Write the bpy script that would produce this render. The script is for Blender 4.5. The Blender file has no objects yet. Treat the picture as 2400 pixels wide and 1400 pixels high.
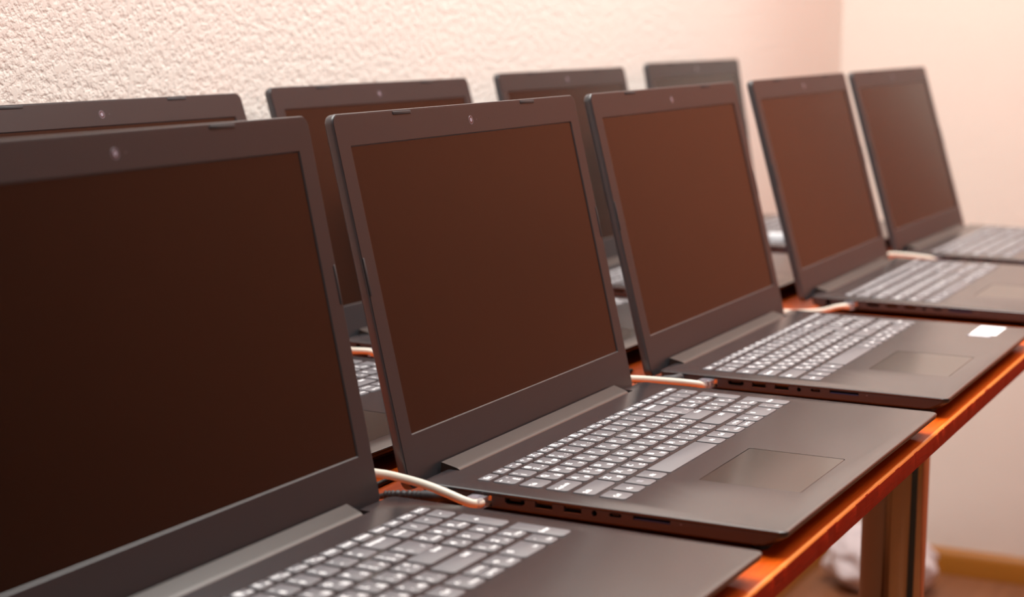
import bpy, bmesh, math, random
from mathutils import Vector, Matrix

S = bpy.context.scene
COL = S.collection
FLOOR = 0.767                      # height of the laptop decks above the floor, metres

# ------------------------------------------------------------------ camera
cam_d = bpy.data.cameras.new('camera')
cam = bpy.data.objects.new('camera', cam_d)
COL.objects.link(cam)
S.camera = cam
cam_d.sensor_width = 36.0
cam_d.lens = 4220.93 / 2400 * 36.0
cam_d.shift_y = 30.58 / 2400
cam_d.clip_start = 0.02
cam_d.clip_end = 50
_r = Vector((0.44770157, -0.89414561, 0.00818084)).normalized()
_f = Vector((0.88310506, 0.44070085, -0.1609603)).normalized()
_u = _r.cross(_f).normalized()
cam.matrix_world = Matrix((
    (_r.x, _u.x, -_f.x, -0.99646889),
    (_r.y, _u.y, -_f.y, -0.31441905),
    (_r.z, _u.z, -_f.z, 0.29996763 + FLOOR),
    (0, 0, 0, 1)))
cam_d.dof.use_dof = True
cam_d.dof.focus_distance = 1.30
cam_d.dof.aperture_fstop = 6.3

# ------------------------------------------------------------------ world, lights, exposure
S.view_settings.view_transform = 'Standard'
S.view_settings.look = 'None'
S.view_settings.gamma = 1.0
S.view_settings.exposure = -0.13
W = bpy.data.worlds.new('world')
S.world = W
W.use_nodes = True
W.node_tree.nodes['Background'].inputs[0].default_value = (1.0, 0.86, 0.74, 1)
W.node_tree.nodes['Background'].inputs[1].default_value = 0.3


def area(name, loc, target, sx, sy, power, color):
    d = bpy.data.lights.new(name, 'AREA')
    d.shape = 'RECTANGLE'
    d.size, d.size_y = sx, sy
    d.energy = power
    d.color = color
    o = bpy.data.objects.new(name, d)
    COL.objects.link(o)
    o.location = loc
    o.rotation_euler = (Vector(target) - Vector(loc)).to_track_quat('-Z', 'Y').to_euler()
    return o


area('overhead_light', (0.65, 0.14, 2.62), (0.65, 0.14, 0), 2.4, 0.8, 82, (0.985, 1.0, 0.965))
area('overhead_light', (1.5, -0.75, 2.62), (1.6, -0.5, 0), 0.9, 0.9, 32, (1.0, 0.97, 0.92))  # added fill that brightens the right wall, its furniture and the far decks
area('front_fill_light', (-1.4, -2.42, 1.6), (0.2, 0.6, 0.9), 1.5, 1.3, 7, (1.0, 0.96, 0.95))  # added front fill; the room has no window here

# ------------------------------------------------------------------ helpers


def mat(name, color, rough=0.5, metallic=0.0, spec=0.5, coat=0.0, coat_rough=0.1, transmission=0.0, ior=1.5):
    m = bpy.data.materials.new(name)
    m.use_nodes = True
    b = m.node_tree.nodes['Principled BSDF']
    b.inputs['Base Color'].default_value = (*color, 1)
    b.inputs['Roughness'].default_value = rough
    b.inputs['Metallic'].default_value = metallic
    b.inputs['Specular IOR Level'].default_value = spec
    b.inputs['Coat Weight'].default_value = coat
    b.inputs['Coat Roughness'].default_value = coat_rough
    b.inputs['Transmission Weight'].default_value = transmission
    b.inputs['IOR'].default_value = ior
    return m


def nodes(m):
    return m.node_tree.nodes, m.node_tree.links, m.node_tree.nodes['Principled BSDF']


def noise(n, l, scale, detail=2.0, rough=0.5, coords='Object', vec_scale=None):
    tc = n.new('ShaderNodeTexCoord')
    t = n.new('ShaderNodeTexNoise')
    t.inputs['Scale'].default_value = scale
    t.inputs['Detail'].default_value = detail
    t.inputs['Roughness'].default_value = rough
    if vec_scale:
        mp = n.new('ShaderNodeMapping')
        mp.inputs['Scale'].default_value = vec_scale
        l.new(tc.outputs[coords], mp.inputs['Vector'])
        l.new(mp.outputs[0], t.inputs['Vector'])
    else:
        l.new(tc.outputs[coords], t.inputs['Vector'])
    return t


def bump(n, l, b, src, strength, dist):
    bp = n.new('ShaderNodeBump')
    bp.inputs['Strength'].default_value = strength
    bp.inputs['Distance'].default_value = dist
    l.new(src, bp.inputs['Height'])
    l.new(bp.outputs[0], b.inputs['Normal'])
    return bp


def ramp(n, l, src, stops):
    r = n.new('ShaderNodeValToRGB')
    e = r.color_ramp.elements
    e[0].position, e[0].color = stops[0][0], (*stops[0][1], 1)
    e[1].position, e[1].color = stops[1][0], (*stops[1][1], 1)
    for p, c in stops[2:]:
        x = e.new(p)
        x.color = (*c, 1)
    l.new(src, r.inputs[0])
    return r


# ------------------------------------------------------------------ materials
M = {}
m = M['shell'] = mat('laptop_shell', (0.021, 0.020, 0.023), 0.22, spec=0.8)
n, l, b = nodes(m)
t = noise(n, l, 3500, 1)
bump(n, l, b, t.outputs['Fac'], 0.08, 0.0001)
M['shell_side'] = mat('laptop_side', (0.048, 0.043, 0.047), 0.5, spec=0.3)
m = M['bezel'] = mat('bezel_plastic', (0.020, 0.020, 0.023), 0.34, spec=0.4)
n, l, b = nodes(m)
t = noise(n, l, 3000, 1)
bump(n, l, b, t.outputs['Fac'], 0.1, 0.0001)
M['edge'] = mat('shell_edge', (0.048, 0.047, 0.053), 0.28, spec=0.6)
M['hinge'] = mat('hinge_plastic', (0.032, 0.025, 0.023), 0.36)
M['key'] = mat('key_plastic', (0.125, 0.119, 0.131), 0.40)
M['legend'] = mat('key_legend', (0.93, 0.93, 0.95), 0.5)
M['legend_dim'] = mat('key_legend_grey', (0.30, 0.29, 0.32), 0.5)
M['black'] = mat('port_black', (0.006, 0.006, 0.007), 0.5)
M['rubber'] = mat('rubber', (0.018, 0.018, 0.022), 0.6)
M['plate'] = mat('keyboard_plate', (0.012, 0.012, 0.014), 0.6)
M['screen'] = mat('matte_screen', (0.004, 0.002, 0.0015), 0.22, spec=0.36)
M['touchpad'] = mat('touchpad_plastic', (0.036, 0.032, 0.029), 0.14)
M['arris'] = mat('veneer_edge_highlight', (0.90, 0.27, 0.045), 0.35, coat=0.3)  # edge highlight put into the colour as a lighter orange
M['lens'] = mat('lens_glass', (0.02, 0.018, 0.03), 0.08, coat=0.5)
M['lens_ring'] = mat('lens_ring', (0.13, 0.13, 0.16), 0.3)
M['lens_core'] = mat('lens_core', (0.26, 0.25, 0.31), 0.25)
M['metal'] = mat('port_metal', (0.45, 0.42, 0.40), 0.35, metallic=1.0)
M['blue'] = mat('card_slot_blue', (0.02, 0.05, 0.16), 0.5)
M['sticker'] = mat('paper_sticker', (0.86, 0.86, 0.90), 0.5)
M['sticker_dark'] = mat('sticker_print', (0.10, 0.10, 0.14), 0.5)
M['cable'] = mat('cable_jacket', (0.62, 0.57, 0.49), 0.45)
M['clear'] = mat('clear_plastic', (0.88, 0.86, 0.95), 0.08, transmission=0.85, ior=1.5)
M['chrome'] = mat('chrome', (0.46, 0.36, 0.25), 0.06, metallic=1.0)
M['gold'] = mat('contact_gold', (0.8, 0.5, 0.2), 0.3, metallic=1.0)
M['bag'] = mat('white_plastic_film', (0.86, 0.80, 0.84), 0.35)

# rough plaster
m = M['plaster'] = mat('rough_plaster', (0.86, 0.80, 0.75), 0.75, spec=0.25)
n, l, b = nodes(m)
t1 = noise(n, l, 260, 3, 0.55)
t2 = noise(n, l, 110, 2, 0.5)
mx = n.new('ShaderNodeMath')
mx.operation = 'MULTIPLY_ADD'
l.new(t1.outputs['Fac'], mx.inputs[0])
mx.inputs[1].default_value = 0.8
l.new(t2.outputs['Fac'], mx.inputs[2])
rr = ramp(n, l, mx.outputs[0], [(0.62, (0, 0, 0)), (1.15, (1, 1, 1))])
bump(n, l, b, rr.outputs[0], 0.42, 0.0018)

m = M['wall_plain'] = mat('painted_wall', (0.89, 0.80, 0.735), 0.7, spec=0.2)
n, l, b = nodes(m)
t = noise(n, l, 90, 3)
bump(n, l, b, t.outputs['Fac'], 0.3, 0.003)
M['wall_brown'] = mat('terracotta_paint', (0.30, 0.12, 0.03), 0.7, spec=0.2)
M['reflection_wardrobe'] = mat('reflection_wardrobe_wood', (0.68, 0.22, 0.115), 0.5)
M['ceiling'] = mat('ceiling_paint', (0.80, 0.76, 0.72), 0.8)
M['trim'] = mat('baseboard_wood', (0.42, 0.16, 0.018), 0.4)

# floor laminate
m = M['floor'] = mat('floor_laminate', (0.27, 0.11, 0.05), 0.45)
n, l, b = nodes(m)
t = noise(n, l, 3, 4, 0.6, vec_scale=(1, 12, 1))
r_ = ramp(n, l, t.outputs['Fac'], [(0.3, (0.22, 0.085, 0.038)), (0.7, (0.32, 0.135, 0.065))])
l.new(r_.outputs[0], b.inputs['Base Color'])

# varnished cherry table
m = M['table'] = mat('cherry_veneer', (0.55, 0.10, 0.02), 0.45, spec=0.12, coat=0.16, coat_rough=0.10)
n, l, b = nodes(m)
t = noise(n, l, 9, 6, 0.65, vec_scale=(2.0, 34, 34))
r_ = ramp(n, l, t.outputs['Fac'], [(0.30, (0.48, 0.055, 0.002)), (0.70, (0.70, 0.110, 0.004))])
l.new(r_.outputs[0], b.inputs['Base Color'])
t2 = noise(n, l, 60, 3, 0.6, vec_scale=(2.0, 34, 34))
bump(n, l, b, t2.outputs['Fac'], 0.12, 0.0006)
m = M['table_edge'] = mat('cherry_edge_band', (0.42, 0.055, 0.010), 0.5, spec=0.08)
n, l, b = nodes(m)
t = noise(n, l, 22, 5, 0.7, vec_scale=(3.0, 30, 40))
r_ = ramp(n, l, t.outputs['Fac'], [(0.35, (0.24, 0.008, 0.001)), (0.66, (0.36, 0.018, 0.002)), (0.80, (0.60, 0.14, 0.02))])
l.new(r_.outputs[0], b.inputs['Base Color'])
bump(n, l, b, t.outputs['Fac'], 0.3, 0.0008)


def finish(me, angle=35):
    me.shade_smooth()
    me.set_sharp_from_angle(angle=math.radians(angle))


def obj(name, me, mats, parent=None, loc=None):
    if isinstance(me, bmesh.types.BMesh):
        bm = me
        bmesh.ops.recalc_face_normals(bm, faces=bm.faces)
        me = bpy.data.meshes.new(name)
        bm.to_mesh(me)
        bm.free()
        finish(me)
    if not isinstance(mats, (list, tuple)):
        mats = [mats]
    for k in mats:
        me.materials.append(M[k])
    o = bpy.data.objects.new(name, me)
    COL.objects.link(o)
    if parent:
        o.parent = parent
    if loc:
        o.location = loc
    return o


def tag(o, label, cat, group=None):
    o['label'] = label
    o['category'] = cat
    if group:
        o['group'] = group
    return o


def struct(o):
    o['kind'] = 'structure'
    return o


def rrect(x0, y0, x1, y1, r, seg=5):
    """rounded rectangle, counter-clockwise; r is a number or (fl, fr, br, bl)"""
    if not isinstance(r, (list, tuple)):
        r = (r,) * 4
    pts = []
    for (cx, cy, a0, rr) in ((x0 + r[0], y0 + r[0], 180, r[0]), (x1 - r[1], y0 + r[1], 270, r[1]),
                             (x1 - r[2], y1 - r[2], 0, r[2]), (x0 + r[3], y1 - r[3], 90, r[3])):
        for k in range(seg + 1):
            a = math.radians(a0 + 90 * k / seg)
            pts.append((cx + rr * math.cos(a), cy + rr * math.sin(a)))
    return pts


def loft(bm, loops, mi=0, cap=(True, True), cap_mi=None):
    """loops: lists of 3-D points of equal length; side walls and end caps"""
    vs = [[bm.verts.new(p) for p in lp] for lp in loops]
    k = len(vs[0])
    for a, c in zip(vs[:-1], vs[1:]):
        for i in range(k):
            f = bm.faces.new((a[i], a[(i + 1) % k], c[(i + 1) % k], c[i]))
            f.material_index = mi
    if cap[0]:
        f = bm.faces.new(list(reversed(vs[0])))
        f.material_index = mi
    if cap[1]:
        f = bm.faces.new(vs[-1])
        f.material_index = mi if cap_mi is None else cap_mi
    return vs


def mm(pts, z):
    return [(x * 0.001, y * 0.001, z * 0.001) for x, y in pts]


def slab(bm, x0, y0, x1, y1, z0, z1, r=0.5, seg=4, ch=0.0, mi=0):
    """rounded plate in mm with an optional chamfer on the top edge"""
    loops = [mm(rrect(x0, y0, x1, y1, r, seg), z0)]
    if ch:
        loops.append(mm(rrect(x0, y0, x1, y1, r, seg), z1 - ch))
        if isinstance(r, (list, tuple)):
            r2 = tuple(max(q - ch, 0.05) for q in r)
        else:
            r2 = max(r - ch, 0.05)
        loops.append(mm(rrect(x0 + ch, y0 + ch, x1 - ch, y1 - ch, r2, seg), z1))
    else:
        loops.append(mm(rrect(x0, y0, x1, y1, r, seg), z1))
    loft(bm, loops, mi)


def box(bm, x0, y0, z0, x1, y1, z1, mi=0):
    loft(bm, [[(x0, y0, z0), (x1, y0, z0), (x1, y1, z0), (x0, y1, z0)],
              [(x0, y0, z1), (x1, y0, z1), (x1, y1, z1), (x0, y1, z1)]], mi)


def cyl(bm, c, r, axis, length, seg=24, mi=0, r2=None):
    a = Vector(axis).normalized()
    u = a.orthogonal().normalized()
    v = a.cross(u)
    c = Vector(c)
    r2 = r if r2 is None else r2
    lp = []
    for d, rr in ((0, r), (length, r2)):
        lp.append([tuple(c + a * d + (u * math.cos(6.28318 * k / seg) + v * math.sin(6.28318 * k / seg)) * rr) for k in range(seg)])
    loft(bm, lp, mi)


def spline(P, n=10):
    P = [Vector(p) for p in P]
    P = [P[0] * 2 - P[1]] + P + [P[-1] * 2 - P[-2]]
    out = []
    for i in range(1, len(P) - 2):
        a, b_, c, d = P[i - 1:i + 3]
        for k in range(n):
            t = k / n
            out.append(0.5 * ((2 * b_) + (c - a) * t + (2 * a - 5 * b_ + 4 * c - d) * t * t + (-a + 3 * b_ - 3 * c + d) * t ** 3))
    out.append(P[-2])
    return out


def tube(bm, path, radius, seg=16, mi=0):
    """radius: number or function of the path parameter 0..1"""
    loops = []
    t0 = (path[1] - path[0]).normalized()
    u = t0.orthogonal().normalized()
    for i, p in enumerate(path):
        t = (path[min(i + 1, len(path) - 1)] - path[max(i - 1, 0)]).normalized()
        u = (u - t * u.dot(t)).normalized()
        v = t.cross(u)
        r = radius(i / (len(path) - 1)) if callable(radius) else radius
        loops.append([tuple(p + (u * math.cos(6.28318 * k / seg) + v * math.sin(6.28318 * k / seg)) * r) for k in range(seg)])
    loft(bm, loops, mi)


# ------------------------------------------------------------------ the room
def plane_box(name, a, b_, m_):
    bm = bmesh.new()
    box(bm, *a, *b_)
    return struct(obj(name, bm, m_))


WX, WY = 2.432, 0.690                      # inner faces of the right and back wall
plane_box('floor', (-2.6, -2.5, -0.06), (WX + 0.1, WY + 0.1, 0.0), 'floor')
plane_box('wall_back', (-2.6, WY, 0.0), (WX + 0.1, WY + 0.1, 2.7), 'plaster')
plane_box('wall_right', (WX, -2.5, 0.0), (WX + 0.1, WY, 2.7), 'wall_plain')
plane_box('wall_front', (-2.6, -2.6, 0.0), (WX + 0.1, -2.5, 2.7), 'wall_brown')
plane_box('ceiling', (-2.6, -2.6, 2.7), (WX + 0.1, WY + 0.1, 2.78), 'ceiling')


def baseboard(name, L, face):
    prof = [(0, 0), (0.014, 0), (0.014, 0.034), (0.011, 0.044), (0.005, 0.050), (0, 0.051)]
    bm = bmesh.new()
    if face == 'y':
        loft(bm, [[(x, WY - 0.0005 - p, z + 0.0005) for p, z in prof] for x in (-2.6, WX - 0.001)])
    else:
        loft(bm, [[(WX - 0.0005 - p, y, z + 0.0005) for p, z in prof] for y in (-2.5, WY - 0.016)])
    return struct(obj(name, bm, 'trim'))


baseboard('baseboard_back', 0, 'y')
baseboard('baseboard_right', 0, 'x')


plane_box('wall_left', (-2.7, -2.6, 0.0), (-2.6, WY + 0.1, 2.7), 'wall_brown')

# unseen cherry wardrobe added by the right wall to redden the screen reflections
ward = bpy.data.objects.new('reflection_wardrobe', None)
COL.objects.link(ward)
ward.location = (2.1, -1.03, 0)
tag(ward, 'tall reddish-brown cupboard added unseen by the right wall to tint the screen reflections', 'reflection_wardrobe')
bm = bmesh.new()
box(bm, -0.26, -1.15, 0.0, 0.32, 1.15, 2.2)
obj('carcass', bm, 'reflection_wardrobe', ward)
for k in range(4):
    bm = bmesh.new()
    y0 = -1.14 + k * 0.57
    box(bm, -0.28, y0 + 0.003, 0.08, -0.2605, y0 + 0.567, 2.17)
    d_ = obj('door', bm, 'reflection_wardrobe', ward)
    bm = bmesh.new()
    yh = y0 + (0.52 if k % 2 == 0 else 0.05)
    cyl(bm, (-0.30, yh, 0.95), 0.006, (0, 0, 1), 0.16, 12)
    obj('handle', bm, 'metal', d_)



def reflection_cabinet(x0, y0, x1, y1, h, label, doors):  # unseen dark block added to put dark stripes in the chrome reflections
    c = bpy.data.objects.new('reflection_cabinet', None)
    COL.objects.link(c)
    cx_, cy_ = (x0 + x1) / 2, (y0 + y1) / 2
    c.location = (cx_, cy_, 0)
    tag(c, label, 'reflection_cabinet')
    bm_ = bmesh.new()
    box(bm_, x0 - cx_, y0 - cy_, 0, x1 - cx_, y1 - cy_, h)
    obj('carcass', bm_, 'plate', c)
    for k_ in range(2):
        bm_ = bmesh.new()
        if doors == 'y':
            w_ = (x1 - x0) / 2
            box(bm_, x0 - cx_ + w_ * k_ + .003, y1 - cy_ + .0005, .06, x0 - cx_ + w_ * (k_ + 1) - .003, y1 - cy_ + .018, h - .02)
        else:
            w_ = (y1 - y0) / 2
            box(bm_, x1 - cx_ + .0005, y0 - cy_ + w_ * k_ + .003, .06, x1 - cx_ + .018, y0 - cy_ + w_ * (k_ + 1) - .003, h - .02)
        obj('door', bm_, 'plate', c)


reflection_cabinet(0.09, -1.65, 0.73, -1.25, 0.66, 'low black two-door cupboard added out of view to darken stripes in the chrome leg', 'y')

# ------------------------------------------------------------------ the table
TT = FLOOR - 0.017                         # table top height
table = bpy.data.objects.new('table', None)
COL.objects.link(table)
table.location = (0.40, 0.34, 0.0)
table.rotation_euler = (0, 0, 0.0094)
tag(table, 'long cherry-red wooden table with a chrome leg, carrying both rows of laptops', 'table')
TX0, TX1, TY0, TY1, TH = -1.45, 1.325, -0.3385, 0.325, 0.0155
bm = bmesh.new()
R_ = 0.0019
prof = []
for k in range(6):
    a = math.radians(90 * k / 5)
    prof.append((TY0 + R_ - R_ * math.sin(a), TT - R_ + R_ * math.cos(a)))
for k in range(4):
    a = math.radians(90 * k / 3)
    prof.append((TY0 + 0.001 - 0.001 * math.cos(a), TT - TH + 0.001 - 0.001 * math.sin(a)))
NX = 500
random.seed(4)
wob = [0.0] * (NX + 1)
for _ in range(46):                        # small chips and wear along the front arris
    c, w_, h_ = random.randint(0, NX), random.uniform(1.0, 4), random.uniform(0.0002, 0.0009)
    for i in range(NX + 1):
        wob[i] += h_ * math.exp(-((i - c) / w_) ** 2)
loops = []
for i in range(NX + 1):
    x = TX0 + (TX1 - TX0) * i / NX
    lp = []
    for j, (y, z) in enumerate(prof):
        g = wob[i] * (1.0 if 1 <= j <= 4 else 0.0) + wob[(i * 7) % NX] * (0.8 if j in (6, 7) else 0.0)
        lp.append((x, y + g, z - (wob[i] if 1 <= j <= 4 else 0)))
    lp += [(x, TY0 + 0.0024, TT - TH), (x, TY0 + 0.0024, TT)]
    loops.append(lp)
vv = loft(bm, loops)
for f in bm.faces:                         # arris coloured lighter to carry its lit highlight
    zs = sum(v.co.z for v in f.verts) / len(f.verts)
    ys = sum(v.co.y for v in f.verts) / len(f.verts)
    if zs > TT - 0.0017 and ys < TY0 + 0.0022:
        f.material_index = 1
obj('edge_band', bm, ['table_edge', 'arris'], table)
bm = bmesh.new()
box(bm, TX0, TY0 + 0.00245, TT - TH, TX1, TY1, TT)
obj('tabletop', bm, 'table', table)


def table_leg(x, y):
    bm = bmesh.new()
    loops = []
    for z, r in ((0.0, 0.031), (0.012, 0.031), (0.013, 0.0298), (TT - TH - 0.006, 0.0298), (TT - TH - 0.005, 0.045), (TT - TH - 0.0005, 0.045)):
        loops.append([(x + r * math.cos(6.28318 * k / 48), y + r * math.sin(6.28318 * k / 48), z) for k in range(48)])
    loft(bm, loops)
    obj('leg', bm, 'chrome', table)


# leg position comes from where the photo shows it
LEG = (0.6116, 0.0895)
ca, sa = math.cos(0.0094), math.sin(0.0094)
dx, dy = LEG[0] - 0.40, LEG[1] - 0.34
table_leg(dx * ca + dy * sa, -dx * sa + dy * ca)
table_leg(-1.37, -0.24)
table_leg(1.25, -0.24)
table_leg(-1.37, 0.25)
table_leg(1.25, 0.25)

# ------------------------------------------------------------------ key layout, mm on the deck (x right, y to the back)
ROWY = [(210.6, 218.7), (192.0, 207.0), (172.9, 188.2), (153.9, 168.9), (134.9, 149.9), (113.5, 130.9)]
KEYS = []      # x0, y0, x1, y1, [(text, fx, fy, size), ...]


def key(x0, x1, row, marks, y0=None, y1=None):
    a, c = ROWY[row]
    KEYS.append((x0, a if y0 is None else y0, x1, c if y1 is None else y1, marks))


def letter(a, c):
    return [(a, 0.30, 0.68, 4.3), (c, 0.72, 0.26, 3.7)]


def trio(a, c, d=''):
    out = [(a, 0.24, 0.78, 3.4), (c, 0.24, 0.34, 3.9)]
    if d:
        out.append((d, 0.76, 0.28, 3.4))
    return out


key(22.8, 40.0, 0, [('Esc', 0.4, 0.5, 3.4)])
fn = ['\u00d7', '\u2013', '+', 'X', 'C', '\u25a3', 'Y', '\u25a4', 'E', '\u25ad', '*\u2013', '*+']
x = 43.7
for i in range(12):
    key(x, x + 14.4, 0, [(fn[i], 0.34, 0.60, 4.0), ('F%d' % (i + 1), 0.78, 0.30, 2.4)])
    x += 16.95
for s in ('PrtSc', 'Insert', 'Delete'):
    key(x, x + 14.4, 0, [(s, 0.5, 0.55, 2.9)])
    x += 16.95
for i, s in enumerate(('Home', 'End', 'PgUp', 'PgDn')):
    key(299.2 + 16 * i, 313.2 + 16 * i, 0, [(s, 0.5, 0.5, 2.7)])

key(22.8, 40.9, 1, [('~', 0.2, 0.74, 4), ('`', 0.2, 0.36, 4), ("'", 0.7, 0.74, 4), ('\u0401', 0.72, 0.3, 3.7)])
num = [('!', '1', ''), ('@', '2', '"'), ('#', '3', '\u2116'), ('$', '4', ';'), ('%', '5', ''), ('^', '6', ':'), ('&', '7', '?'),
       ('*', '8', ''), ('(', '9', ''), (')', '0', ''), ('_', '-', ''), ('+', '=', '')]
for i, a in enumerate(num):
    key(44.4 + 19 * i, 60.4 + 19 * i, 1, trio(*a))
key(272.2, 295.6, 1, [('Backspace', 0.5, 0.72, 2.9)])
for i, s in enumerate(('NumLk', '/', '*', '-')):
    key(299.2 + 16 * i, 313.2 + 16 * i, 1, [(s, 0.5, 0.55, 2.9 if i == 0 else 4.2)])

key(22.8, 42.8, 2, [('Tab', 0.28, 0.5, 3.2)])
for i, (a, c) in enumerate(zip('QWERTYUIOP', '\u0419\u0426\u0423\u041a\u0415\u041d\u0413\u0428\u0429\u0417')):
    key(46.6 + 19 * i, 62.6 + 19 * i, 2, letter(a, c))
key(236.6, 252.6, 2, trio('{', '[', '\u0425'))
key(255.6, 270.6, 2, trio('}', ']', '\u0407'))
key(273.4, 295.6, 2, [('|', 0.2, 0.76, 3.4), ('\\', 0.2, 0.36, 3.4), ('/', 0.75, 0.3, 3.4)], y0=170.0)
for i, s in enumerate(('7', '8', '9')):
    key(299.2 + 15.9 * i, 313.0 + 15.9 * i, 2, [(s, 0.3, 0.6, 4.2), (('Home', '\u2191', 'PgUp')[i], 0.62, 0.26, 2.3)])

key(22.8, 49.3, 3, [('CapsLock', 0.38, 0.5, 3.0)])
for i, (a, c) in enumerate(zip('ASDFGHJKL', '\u0424\u042b\u0412\u0410\u041f\u0420\u041e\u041b\u0414')):
    mk = letter(a, c)
    if a == 'S':
        mk.append(('\u0406', 0.78, 0.76, 2.8))
    key(52.2 + 19 * i, 68.2 + 19 * i, 3, mk)
key(223.2, 239.2, 3, trio(':', ';', '\u0416'))
key(242.2, 258.2, 3, [('"', 0.24, 0.78, 3.4), ("'", 0.24, 0.34, 3.9), ('\u0404', 0.74, 0.72, 3.2), ('\u042d', 0.76, 0.28, 3.4)])
key(261.0, 295.6, 3, [('Enter', 0.78, 0.72, 3.0)], y1=169.7)
for i, s in enumerate(('4', '5', '6')):
    key(299.2 + 15.9 * i, 313.0 + 15.9 * i, 3, [(s, 0.3, 0.6, 4.2), (('\u2190', '', '\u2192')[i], 0.62, 0.26, 2.6)])

key(22.8, 59.2, 4, [('Shift', 0.17, 0.5, 3.2)])
for i, (a, c) in enumerate(zip('ZXCVBNM', '\u042f\u0427\u0421\u041c\u0418\u0422\u042c')):
    key(62.4 + 19 * i, 78.4 + 19 * i, 4, letter(a, c))
key(195.4, 211.4, 4, trio('<', ',', '\u0411'))
key(214.4, 230.4, 4, trio('>', '.', '\u042e'))
key(233.4, 249.4, 4, trio('?', '/', '.'))
key(253.6, 295.6, 4, [('Shift', 0.80, 0.72, 3.0)])
for i, s in enumerate(('1', '2', '3')):
    key(299.2 + 15.9 * i, 313.0 + 15.9 * i, 4, [(s, 0.3, 0.6, 4.2), (('End', '\u2193', 'PgDn')[i], 0.62, 0.26, 2.3)])

key(22.2, 38.8, 5, [('Ctrl', 0.42, 0.46, 3.2)])
key(42.6, 59.2, 5, [('Fn', 0.42, 0.46, 3.2)])
key(62.2, 78.0, 5, [('WIN', 0.45, 0.52, 4)])
key(81.0, 97.6, 5, [('Alt', 0.42, 0.46, 3.2)])
key(101.0, 191.6, 5, [])
key(194.8, 211.4, 5, [('Alt', 0.5, 0.50, 3.2)])
key(214.4, 230.8, 5, [('Ctrl', 0.5, 0.50, 3.2)])
key(234.4, 252.8, 5, [('\u2190', 0.3, 0.62, 3.8), ('Home', 0.66, 0.28, 2.4)])
key(255.4, 275.0, 5, [('\u2191', 0.34, 0.45, 3.2), ('PgUp', 0.64, 0.45, 2.2)], y0=122.6)
key(255.4, 275.0, 5, [('\u2193', 0.34, 0.45, 3.2), ('PgDn', 0.64, 0.45, 2.2)], y1=121.9)
key(277.6, 295.6, 5, [('\u2192', 0.3, 0.62, 3.8), ('End', 0.66, 0.28, 2.4)])
key(297.9, 326.4, 5, [('0', 0.22, 0.72, 4.0), ('Ins', 0.8, 0.3, 2.4)])
key(329.4, 342.8, 5, [('.', 0.3, 0.68, 4.0), ('Del', 0.66, 0.26, 2.3)])
KEYS.append((347.0, 154.9, 360.6, 188.2, [('+', 0.5, 0.6, 4.2)]))
KEYS.append((345.8, 113.5, 360.2, 149.9, [('Enter', 0.5, 0.42, 3.0)]))

KX, KY, KZ = 189.0, 125.0, -17.0             # laptop origin: centre of the base, on the table


def glyph_faces(text, size):
    """flat outline of a text as (verts, faces), centred, in mm"""
    cu = bpy.data.curves.new('t', 'FONT')
    cu.body = text
    cu.size = size * 1.5
    cu.offset = 0.045 * size
    cu.align_x = 'CENTER'
    cu.resolution_u = 2
    o = bpy.data.objects.new('t', cu)
    COL.objects.link(o)
    dg = bpy.context.evaluated_depsgraph_get()
    me = o.evaluated_get(dg).to_mesh()
    vs = [tuple(v.co) for v in me.vertices]
    fs = [tuple(p.vertices) for p in me.polygons]
    bpy.data.objects.remove(o)
    bpy.data.curves.remove(cu)
    if vs:
        my = (min(v[1] for v in vs) + max(v[1] for v in vs)) / 2
        vs = [(v[0], v[1] - my) for v in vs]
    return vs, fs


def key_radii(x0, y0, x1, y1):
    h = y1 - y0
    big = 3.4 if h > 12 else 2.2
    if x1 - x0 > 60:
        return (1.6, 1.6, 0.9, 0.9)
    return (big, big, 0.9, 0.9)


def key_mesh(k):
    x0, y0, x1, y1, marks = k
    cx, cy = (x0 + x1) / 2, (y0 + y1) / 2
    bm = bmesh.new()
    r = key_radii(x0, y0, x1, y1)
    a = (x0 - cx, y0 - cy, x1 - cx, y1 - cy)
    inset = lambda d: rrect(a[0] + d, a[1] + d, a[2] - d, a[3] - d, tuple(max(q - d, .1) for q in r), 5)
    loft(bm, [mm(inset(0), -1.25), mm(inset(0.0), 0.30), mm(inset(0.12), 0.50), mm(inset(0.38), 0.60)])
    for text, fx, fy, size in marks:
        px, py = a[0] + fx * (a[2] - a[0]), a[1] + fy * (a[3] - a[1])
        if text == 'WIN':
            for sx in (-1.15, 1.15):
                for sy in (-1.15, 1.15):
                    q = [bm.verts.new(((px + sx + ex) * .001, (py + sy + ey) * .001, 0.00062)) for ex, ey in ((-1, -1), (1, -1), (1, 1), (-1, 1))]
                    f = bm.faces.new(q)
                    f.material_index = 2
            continue
        vs, fs = glyph_faces(text, size)
        if not vs:
            continue
        w = max(v[0] for v in vs) - min(v[0] for v in vs)
        room = (a[2] - a[0]) - 2.0
        sc = min(1.0, room / w) if w > 0 else 1
        lo, hi = a[0] + 1.0 + w * sc / 2, a[2] - 1.0 - w * sc / 2
        px = min(max(px, lo), hi)
        nv = [bm.verts.new(((px + v[0] * sc) * .001, (py + v[1] * sc) * .001, 0.00062)) for v in vs]
        for f in fs:
            try:
                ff = bm.faces.new([nv[i] for i in f])
                ff.material_index = 1
            except ValueError:
                pass
    me = bpy.data.meshes.new('key')
    bm.normal_update()
    for f in bm.faces:
        if f.material_index and f.normal.z < 0:
            f.normal_flip()
    bm.to_mesh(me)
    bm.free()
    finish(me, 50)
    return me, (cx, cy)


# ------------------------------------------------------------------ laptop prototype
def B(p, z):
    """deck coordinates (mm) to laptop local mm"""
    return [(q[0] - KX, q[1] - KY) for q in p], z - KZ


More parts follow.
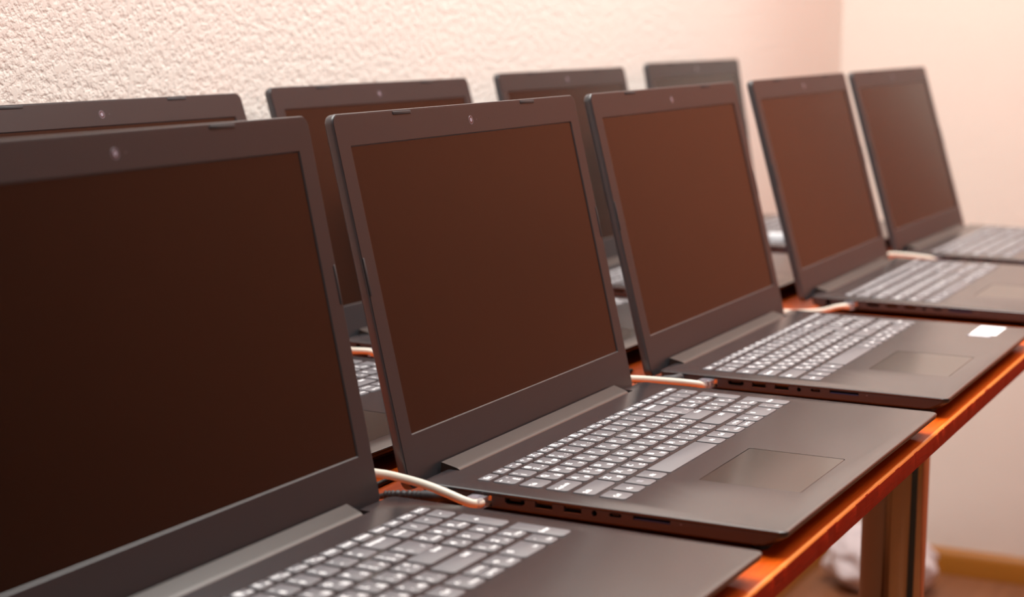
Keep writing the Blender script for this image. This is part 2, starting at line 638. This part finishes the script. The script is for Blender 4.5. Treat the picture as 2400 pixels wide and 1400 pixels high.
def base_mesh():
    bm = bmesh.new()
    W_, D_ = 378.0, 250.0
    # height, side inset, corner radius, front inset (the front edge is a thin lip above a raked underside)
    spec = [(-14.4, 16, 14, 22), (-13.2, 11, 14, 17), (-10.6, 1.6, 11, 10), (-9.4, 0.7, 10, 7.0), (-4.2, 0.3, 6.5, 0.9), (-2.1, 0.25, 6, 0.25), (-1.9, 0.55, 6, 0.55),
            (-1.6, 0.55, 6, 0.55), (-1.45, 0.1, 6, 0.1), (-0.9, 0.0, 6, 0), (-0.35, 0.35, 6, 0.35), (0.0, 1.3, 5.5, 1.3)]
    loops = []
    for z, d, r, df in spec:
        pts = rrect(d - KX, df - KY, W_ - d - KX, D_ - d * (1 if z > -11 else 0.5) - KY, max(r, 1), 8)
        loops.append(mm(pts, z - KZ))
    loft(bm, loops)
    bmesh.ops.recalc_face_normals(bm, faces=bm.faces)
    me = bpy.data.meshes.new('base')
    bm.to_mesh(me)
    bm.free()
    o = bpy.data.objects.new('base', me)
    COL.objects.link(o)
    cut = bmesh.new()

    def well(x0, y0, x1, y1, z0, z1, r, seg=4):
        loft(cut, [mm(rrect(x0 - KX, y0 - KY, x1 - KX, y1 - KY, r, seg), z0 - KZ), mm(rrect(x0 - KX, y0 - KY, x1 - KX, y1 - KY, r, seg), z1 - KZ)])
    for x0, y0, x1, y1, _ in KEYS:
        if y0 == 122.6 or y1 == 169.7:
            continue
        r = key_radii(x0, y0, x1, y1)
        g = 0.45
        if y1 == 121.9:
            y1 = 131.0
        if y0 == 170.0:
            # backslash key and enter share one opening
            pts = [(273.4 - g, 188.2 + g), (273.4 - g, 169.0 + g), (261.0 - g, 169.7 + g), (261.0 - g, 157.0), (264.0, 153.9 - g), (292.5, 153.9 - g), (295.6 + g, 157.0), (295.6 + g, 188.2 + g)]
            pts = [(p[0] - KX, p[1] - KY) for p in pts]
            loft(cut, [mm(pts, -1.3 - KZ), mm(pts, 3 - KZ)])
            continue
        well(x0 - g, y0 - g, x1 + g, y1 + g, -1.3, 3, tuple(q + 0.3 for q in r))
    well(92.6, 20.6, 194.4, 90.6, -0.5, 3, 2.0)                   # touchpad pocket
    well(39.0, 240.8, 339.0, 262, -8.0, 3, 0.6)                  # hinge notch

    def sidecut(y0, y1, z0, z1, depth=7.0, pts=None):
        if pts is None:
            pts = [(y0, z0), (y1, z0), (y1, z1), (y0, z1)]
        loft(cut, [[((xx - KX) * .001, (y - KY) * .001, (z - KZ) * .001) for y, z in pts] for xx in (-2, depth)])
    sidecut(196.5, 212.5, -10.0, -2.4, 9)                         # network socket
    sidecut(0, 0, 0, 0, pts=[(172.9, -2.6), (187.1, -2.6), (187.1, -5.0), (185.0, -6.6), (175.0, -6.6), (172.9, -5.0)])
    sidecut(153.5, 165.7, -6.7, -2.2)
    sidecut(133.5, 145.7, -6.7, -2.2)
    sidecut(0, 0, 0, 0, pts=[(124.6 + 1.9 * math.cos(a * math.pi / 8), -4.6 + 1.9 * math.sin(a * math.pi / 8)) for a in range(16)])
    sidecut(0, 0, 0, 0, pts=[(110.4 + dx_ + 1.2 * math.cos(a), -4.0 + 1.2 * math.sin(a)) for dx_, a in
                             [(-3.0, math.radians(90 + 30 * k)) for k in range(7)] + [(3.0, math.radians(-90 + 30 * k)) for k in range(7)]])
    sidecut(73.8, 98.4, -5.0, -2.5, 5)
    sidecut(0, 0, 0, 0, pts=[(230 + 3.4 * math.cos(a * math.pi / 8), -5.4 + 3.4 * math.sin(a * math.pi / 8)) for a in range(16)])
    bmesh.ops.recalc_face_normals(cut, faces=cut.faces)
    cme = bpy.data.meshes.new('cut')
    cut.to_mesh(cme)
    cut.free()
    co = bpy.data.objects.new('cut', cme)
    COL.objects.link(co)
    md = o.modifiers.new('b', 'BOOLEAN')
    md.operation = 'DIFFERENCE'
    md.solver = 'EXACT'
    md.object = co
    dg = bpy.context.evaluated_depsgraph_get()
    res = bpy.data.meshes.new_from_object(o.evaluated_get(dg))
    bpy.data.objects.remove(o)
    bpy.data.objects.remove(co)
    res.name = 'base'
    finish(res, 30)
    res.materials.clear()
    for pl in res.polygons:                 # matt side walls, satin deck
        pl.material_index = 1 if (abs(pl.normal.z) < 0.6 and pl.center.z < 0.0156) else 0
    return res


def LP(pts_xv, y):
    """lid coordinates (x mm, v mm up the lid) to lid-local metres at depth y mm behind the bezel face"""
    return [((x - KX) * .001, y * .001, v * .001) for x, v in pts_xv]


LV0, LV1 = -8.0, 243.5


def make_laptop():
    root = bpy.data.objects.new('laptop', None)
    COL.objects.link(root)
    base = obj('base', base_mesh(), ['shell', 'shell_side'], root)

    # feet
    for fx, fy in ((30, 22), (348, 22), (30, 226), (348, 226)):
        bm = bmesh.new()
        slab(bm, fx - 16 - KX, fy - 5 - KY, fx + 16 - KX, fy + 5 - KY, -17 - KZ, -13.0 - KZ, 4.5, 5)
        obj('rubber_foot', bm, 'rubber', base)

    # sockets on the left side
    def side_box(name, mk, y0, y1, z0, z1, x0, x1):
        bm = bmesh.new()
        box(bm, (x0 - KX) * .001, (y0 - KY) * .001, (z0 - KZ) * .001, (x1 - KX) * .001, (y1 - KY) * .001, (z1 - KZ) * .001)
        return obj(name, bm, mk, base)

    def socket(name, y0, y1, z0, z1, depth, tongue):
        bm = bmesh.new()
        X = lambda v: (v - KX) * .001
        Y = lambda v: (v - KY) * .001
        Z = lambda v: (v - KZ) * .001
        box(bm, X(depth - 0.5), Y(y0 + .1), Z(z0 + .1), X(depth - 0.1), Y(y1 - .1), Z(z1 - .1), 0)      # back wall
        for za, zb in ((z0 + .02, z0 + .3), (z1 - .3, z1 - .02)):
            box(bm, X(0.9), Y(y0 + .05), Z(za), X(depth - .5), Y(y1 - .05), Z(zb), 1)
        if tongue:
            ya, yb, za, zb = tongue
            box(bm, X(1.6), Y(ya), Z(za), X(depth - .5), Y(yb), Z(zb), 0)
        return obj(name, bm, ['black', 'metal' if name == 'usb_port' else 'black'], base)
    socket('network_port', 196.5, 212.5, -10.0, -2.4, 9, None)
    socket('display_port', 174.5, 185.5, -6.4, -2.6, 7, (176, 184, -4.2, -3.4))
    socket('usb_port', 153.5, 165.7, -6.7, -2.2, 7, (154.5, 164.7, -3.9, -2.8))
    socket('usb_port', 133.5, 145.7, -6.7, -2.2, 7, (134.5, 144.7, -3.9, -2.8))
    bm = bmesh.new()
    cyl(bm, ((5.5 - KX) * .001, (124.6 - KY) * .001, (-4.6 - KZ) * .001), 0.0017, (1, 0, 0), 0.001, 16)
    obj('audio_jack', bm, 'black', base)
    side_box('usb_port', 'black', 108.2, 112.6, -4.4, -3.6, 1.4, 6.5)
    side_box('card_slot', 'blue', 74.4, 97.8, -4.9, -4.3, 0.8, 4.8)
    side_box('indicator_light', 'lens_ring', 66.2, 67.4, -4.4, -3.6, 0.1, 0.9)

    # keyboard
    bm = bmesh.new()
    slab(bm, 21.0 - KX, 112.2 - KY, 362.0 - KX, 220.0 - KY, -1.30 - KZ, -1.24 - KZ, 1.0)
    kb = obj('keyboard', bm, 'plate', root)
    for k in KEYS:
        me, (cx, cy) = key_mesh(k)
        for q in ('key', 'legend', 'legend_dim'):
            me.materials.append(M[q])
        o = bpy.data.objects.new('key', me)
        COL.objects.link(o)
        o.parent = kb
        o.location = ((cx - KX) * .001, (cy - KY) * .001, -KZ * .001)

    # touchpad
    bm = bmesh.new()
    slab(bm, 93.1 - KX, 21.1 - KY, 193.9 - KX, 90.1 - KY, -0.55 - KZ, -0.10 - KZ, 1.6, 5, 0.12)
    obj('touchpad', bm, 'touchpad', root)

    # hinge cover, a sloping bar that fills the notch
    bm = bmesh.new()
    prof = [(241.3, -6.0), (241.1, -2.6), (241.4, -1.4), (242.0, -0.5), (243.0, 0.2), (244.4, 0.75), (246.2, 1.2), (256.4, 3.4), (256.6, -6.0)]
    loft(bm, [[((42.0 - KX) * .001, (y - KY) * .001, (z - KZ) * .001) for y, z in prof],
              [((331.5 + (y - 241) * 0.3 - KX) * .001, (y - KY) * .001, (z - KZ) * .001) for y, z in prof]])
    obj('hinge_cover', bm, 'hinge', root)

    # display half, hinged behind the deck
    bm = bmesh.new()
    r = 7.0
    ring = lambda d, rr: rrect(d, LV0 + d, 378 - d, LV1 - d, rr, 10)
    loft(bm, [LP(ring(5.0, 4.5), 1.5), LP(ring(1.1, 6.2), 0.5), LP(ring(0.55, 6.6), 0.35), LP(ring(0.15, 6.9), 0.8), LP(ring(0, 7), 1.6), LP(ring(0, 7), 5.0), LP(ring(0.35, 6.8), 6.1),
              LP(ring(1.2, 6.2), 6.9), LP(ring(2.8, 5.2), 7.5), LP(ring(5.5, 4.0), 7.8)])
    lid = obj('display_lid', bm, 'edge', root, ((189 - KX) * .001, (258.1 - KY) * .001, (0.7 - KZ) * .001))
    # bezel frame
    bm = bmesh.new()
    sx0, sx1, sv0, sv1 = 16.9, 361.1, 27.3, 220.9
    o1 = rrect(1.25, LV0 + 1.2, 376.75, LV1 - 1.25, 6.0, 10)

    def inner(d, rr=0.4):
        return rrect(sx0 - d, sv0 - d, sx1 + d, sv1 + d, rr + d * .3, 10)
    loft(bm, [LP(o1, 0.6), LP(o1, 0.05), LP(rrect(1.45, LV0 + 1.4, 376.55, LV1 - 1.45, 5.8, 10), 0.0), LP(inner(1.0), 0.0), LP(inner(0.75), 0.05), LP(inner(0.0), 0.9)], cap=(False, False))
    finish(obj('screen_bezel', bm, 'bezel', lid).data, 3)
    bm = bmesh.new()
    loft(bm, [LP(rrect(sx0 - .3, sv0 - .3, sx1 + .3, sv1 + .3, 0.2, 2), 1.3), LP(rrect(sx0 - .3, sv0 - .3, sx1 + .3, sv1 + .3, 0.2, 2), 0.85)])
    obj('screen', bm, 'screen', lid)
    # webcam
    bm = bmesh.new()

    def disc(cx, cv, r0, r1, y0, y1, mi):
        c = lambda rr, y: LP([(cx + rr * math.cos(6.28318 * k / 32), cv + rr * math.sin(6.28318 * k / 32)) for k in range(32)], y)
        loft(bm, [c(r0, y0), c(r1, y1)], mi)
    disc(189, 231, 3.5, 3.4, 0.3, -0.06, 0)
    disc(189, 231, 2.9, 2.8, 0.0, -0.12, 1)
    disc(189, 231, 1.6, 1.5, 0.0, -0.16, 2)
    obj('webcam', bm, ['lens_ring', 'lens', 'lens_core'], lid)
    for mx_ in (160.7, 217.5):
        bm = bmesh.new()
        disc(mx_, 231, 0.55, 0.55, 0.2, -0.03, 0)
        obj('microphone_hole', bm, 'black', lid)
    bm = bmesh.new()
    disc(198.0, 231, 0.4, 0.4, 0.2, -0.03, 0)
    obj('indicator_light', bm, 'lens_ring', lid)
    # rubber bumpers
    for x0, v0, x1, v1 in ((78.3, 239.6, 103.0, 242.2), (275.6, 239.6, 300.0, 242.2), (1.4, 122.6, 3.6, 148.0), (374.4, 122.6, 376.6, 148.0)):
        bm = bmesh.new()
        loft(bm, [LP(rrect(x0, v0, x1, v1, 0.8, 4), 0.4), LP(rrect(x0, v0, x1, v1, 0.8, 4), -0.25), LP(rrect(x0 + .3, v0 + .3, x1 - .3, v1 - .3, 0.5, 4), -0.45)])
        obj('rubber_bumper', bm, 'rubber', lid)
    return root, lid


def copy_tree(o, parent=None):
    c = o.copy()
    COL.objects.link(c)
    c.parent = parent
    if parent is not None:
        c.matrix_parent_inverse = o.matrix_parent_inverse.copy()
    for ch in list(o.children):
        copy_tree(ch, c)
    return c


POSES = [  # x, y (mm, front left deck corner), turn, lid tilt
    (0.0, 0.0, 0.0, 0.238, 'front',
     'open dark laptop in sharp focus mid-frame, screen blank, white network cable in its left side'),
    (-418.2, 4.8, -0.014, 0.217, 'front',
     'nearest open laptop at lower left, big blank screen cut off by the photo edge'),
    (431.0, 4.6, 0.008, 0.255, 'front',
     'open front-row laptop with a white paper sticker on its palm rest'),
    (909.6, 17.5, 0.014, 0.281, 'front',
     'open laptop standing between the white-stickered laptop and the farthest front-row laptop'),
    (1336.3, 26.4, -0.009, 0.294, 'front',
     'farthest open laptop of the front row, rightmost screen, standing nearest to the room corner'),
    (-27.9, 321.4, -0.041, 0.327, 'rear',
     'rear-row laptop mostly hidden behind the nearest laptop, only top frame and webcam showing at left'),
    (415.0, 323.6, -0.027, 0.293, 'rear',
     'rear-row laptop seen above and between the nearest and the sharply focused laptop'),
    (865.0, 319.0, 0.007, 0.241, 'rear',
     'rear-row laptop whose top rises between the focused laptop and the white-stickered one'),
    (1322.3, 336.8, 0.005, 0.177, 'rear',
     'farthest rear-row laptop, its tall top frame rising above the white-stickered laptop'),
]
GR = {'front': 'open laptops in the front row', 'rear': 'open laptops in the rear row by the wall'}
proto, plid = make_laptop()
roots = []
for i, (x, y, a, t, row, label) in enumerate(POSES):
    r = proto if i == 0 else copy_tree(proto)
    roots.append(r)
    tag(r, label, 'laptop', GR[row])
for r, (x, y, a, t, row, label) in zip(roots, POSES):
    ca, sa = math.cos(a), math.sin(a)
    r.location = ((x + ca * KX - sa * KY) * .001, (y + sa * KX + ca * KY) * .001, TT)
    r.rotation_euler = (0, 0, a)
    for ch in r.children:
        if ch.name.startswith('display_lid'):
            ch.rotation_euler = (-t, 0, 0)


def sticker(root):
    bm = bmesh.new()
    slab(bm, 318 - KX, 26 - KY, 371 - KX, 51 - KY, 0.0 - KZ, 0.10 - KZ, 1.0, 3)
    s = obj('paper_sticker', bm, 'sticker', root)
    s['label'] = 'white printed paper sticker'
    bm = bmesh.new()
    slab(bm, 307 - KX, 29 - KY, 316 - KX, 52 - KY, 0.0 - KZ, 0.08 - KZ, 0.8, 3)
    s = obj('badge_sticker', bm, ['sticker_dark'], root)
    s['label'] = 'small dark badge sticker with pale bars'
    bm = bmesh.new()
    for k in range(3):
        slab(bm, 308.2 + k * 2.6 - KX, 30.5 - KY, 309.8 + k * 2.6 - KX, 50.5 - KY, 0.08 - KZ, 0.11 - KZ, 0.2, 2)
    obj('badge_print', bm, 'sticker', s)


sticker(roots[2])


# ------------------------------------------------------------------ cables
def to_world(i, P):
    """deck mm of laptop i to world metres"""
    x, y, a = POSES[i][:3]
    ca, sa = math.cos(a), math.sin(a)
    return Vector(((x + ca * P[0] - sa * P[1]) * .001, (y + sa * P[0] + ca * P[1]) * .001, P[2] * .001 + FLOOR))


def ethernet(i, pts, label):
    """plug in the network socket of laptop i, then the cable through pts (deck mm of laptop i)"""
    o0 = to_world(i, (-14, 204.5, -6.2))
    root = bpy.data.objects.new('network_cable', None)
    COL.objects.link(root)
    root.location = o0
    tag(root, label, 'cable', 'white network cables plugged into the laptops')
    path = spline([to_world(i, p) - o0 for p in (pts if i == 0 else [(-7, 204.5, -6.4), (-13, 204.6, -6.5)] + pts)], 10)
    bm = bmesh.new()
    tube(bm, path, 0.0028, 18)
    obj('cord', bm, 'cable', root)
    a = POSES[i][2]
    bm = bmesh.new()
    ca, sa = math.cos(a), math.sin(a)

    def L(x, y, z):
        w = to_world(i, (x, y, z)) - o0
        return tuple(w)

    def pbox(x0, x1, y0, y1, z0, z1, mi):
        loft(bm, [[L(x0, y0, z0), L(x0, y1, z0), L(x0, y1, z1), L(x0, y0, z1)], [L(x1, y0, z0), L(x1, y1, z0), L(x1, y1, z1), L(x1, y0, z1)]], mi)
    pbox(-13.5, 7.0, 198.8, 210.2, -9.7, -2.8, 0)
    # locking tab
    loft(bm, [[L(-15, 201.8, -2.2), L(-15, 207.2, -2.2), L(-15, 207.2, -1.4), L(-15, 201.8, -1.4)],
              [L(-1, 201.8, -2.75), L(-1, 207.2, -2.75), L(-1, 207.2, -2.45), L(-1, 201.8, -2.45)]], 0)
    obj('plug', bm, 'clear', root)
    bm = bmesh.new()
    for k in range(8):
        y = 200.6 + k * 1.1
        pbox(2.5, 6.5, y, y + 0.5, -9.5, -8.6, 0)
    obj('contacts', bm, 'gold', root)
    return root


ethernet(0, [(-6, 200.5, -6.0), (-11, 201, -5.6), (-15.5, 203, -4.4), (-18.5, 208, -2.2), (-20, 217, 0.9), (-20.5, 232, 4.6), (-20.5, 249, 7.0), (-20.5, 268, 8.2), (-22, 300, 7), (-46, 322, -4), (-90, 332, -13.5), (-160, 340, -14)],
         'cream network cable plugged into the sharply focused laptop, emerging behind the nearest screen')
ethernet(2, [(-20, 206.5, -4.2), (-23.5, 216, -3.2), (-24, 235, -3.4), (-24, 262, -4.2), (-25, 290, -7), (-42, 310, -13), (-100, 313, -14)],
         'straight cream network cable plugged into the laptop with the white sticker')
ethernet(3, [(-20, 206, -4.8), (-24, 214, -6.2), (-28, 230, -11), (-32, 256, -14), (-40, 285, -14), (-70, 300, -14)],
         'short blurred white cable end in the side of the fourth front-row laptop')
ethernet(4, [(-19, 207, -3.6), (-23, 219, -2.0), (-24, 241, -0.8), (-24, 261, -1.2), (-28, 290, -6), (-50, 308, -13)],
         'white blurred network cable plugged into the farthest front-row laptop')
ethernet(6, [(-19, 206.5, -3.6), (-24, 221, -3.4), (-26, 246, -4), (-28, 270, -6), (-30, 290, -11), (-34, 306, -14)],
         'cream network cable seen through the gap left of the sharply focused laptop')
ethernet(7, [(-19, 208, -5.0), (-23, 222, 0), (-25, 244, 5), (-27, 268, 6), (-32, 290, -6), (-40, 304, -13)],
         'blurred white cable seen through the gap right of the sharply focused laptop')
ethernet(8, [(-19, 208, -5.0), (-23, 222, -1), (-25, 244, 3), (-27, 264, 4), (-32, 284, -6), (-40, 300, -13)],
         'blurred white cable seen through the gap between the white-stickered laptop and the next')


def power(i, label):
    o0 = to_world(i, (0, 232, -5.4))
    root = bpy.data.objects.new('power_cable', None)
    COL.objects.link(root)
    root.location = o0
    tag(root, label, 'cable', 'black power cables plugged into the laptops')
    p = lambda *q: to_world(i, q) - o0
    bm = bmesh.new()
    body = spline([p(-1, 230, -4.6), p(-7, 230.3, -4.4), p(-12, 232, -4.4), p(-14.4, 239, -5.2)], 6)
    tube(bm, body, 0.0042, 18)
    obj('plug', bm, 'rubber', root)
    bm = bmesh.new()
    relief = spline([p(-14.6, 238, -5.2), p(-15, 246, -5.4), p(-16, 258, -6.2), p(-17, 266, -7)], 12)
    tube(bm, relief, lambda t: 0.0034 - 0.0010 * t + (0.0007 if int(t * 18) % 2 else 0), 16)
    obj('strain_relief', bm, 'rubber', root)
    bm = bmesh.new()
    tube(bm, spline([p(-17, 265, -7), p(-19, 282, -11.5), p(-16, 292, -14.8), p(0, 298, -15), p(60, 300, -15)], 8), 0.0019, 12)
    obj('cord', bm, 'rubber', root)


power(0, 'black ribbed power plug in the rear left corner of the sharply focused laptop')
power(2, 'black power plug behind the cream cable on the white-stickered laptop')

# ------------------------------------------------------------------ white bag on the floor in the corner
bm = bmesh.new()
bmesh.ops.create_icosphere(bm, subdivisions=5, radius=1.0)
from mathutils import noise as mnoise
for v in bm.verts:
    d = v.co.copy()
    k = 1.0 + 0.16 * mnoise.noise(d * 2.2) + 0.05 * mnoise.noise(d * 5 + Vector((3, 1, 2))) + 0.015 * mnoise.noise(d * 11)
    q = d * k
    z = q.z * 0.062 + 0.05
    if q.z > 0.55:
        z += (q.z - 0.55) * 0.05
    v.co = (q.x * 0.085, q.y * 0.105, max(z, 0.0005))
bag = obj('plastic_bag', bm, 'bag')
bag.location = (2.28, 0.53, 0.0)
tag(bag, 'crumpled white bag on the floor in the room corner, behind the chrome leg', 'bag')

# small white adapter lying on the keyboard of the farthest rear laptop
bm = bmesh.new()
loft(bm, [mm(rrect(-13 + d, -5.5 + d, 13 - d, 5.5 - d, 2.5, 5), z) for d, z in ((0.6, 0.0), (0.0, 0.8), (0.0, 8.0), (0.7, 9.2), (1.8, 9.6))])
ad = obj('adapter', bm, 'sticker')
ad.location = to_world(8, (55, 124, 0.65))
ad.rotation_euler = (0, 0, math.radians(-63))
tag(ad, 'small white adapter lying on the keyboard corner of the farthest rear-row laptop', 'adapter')
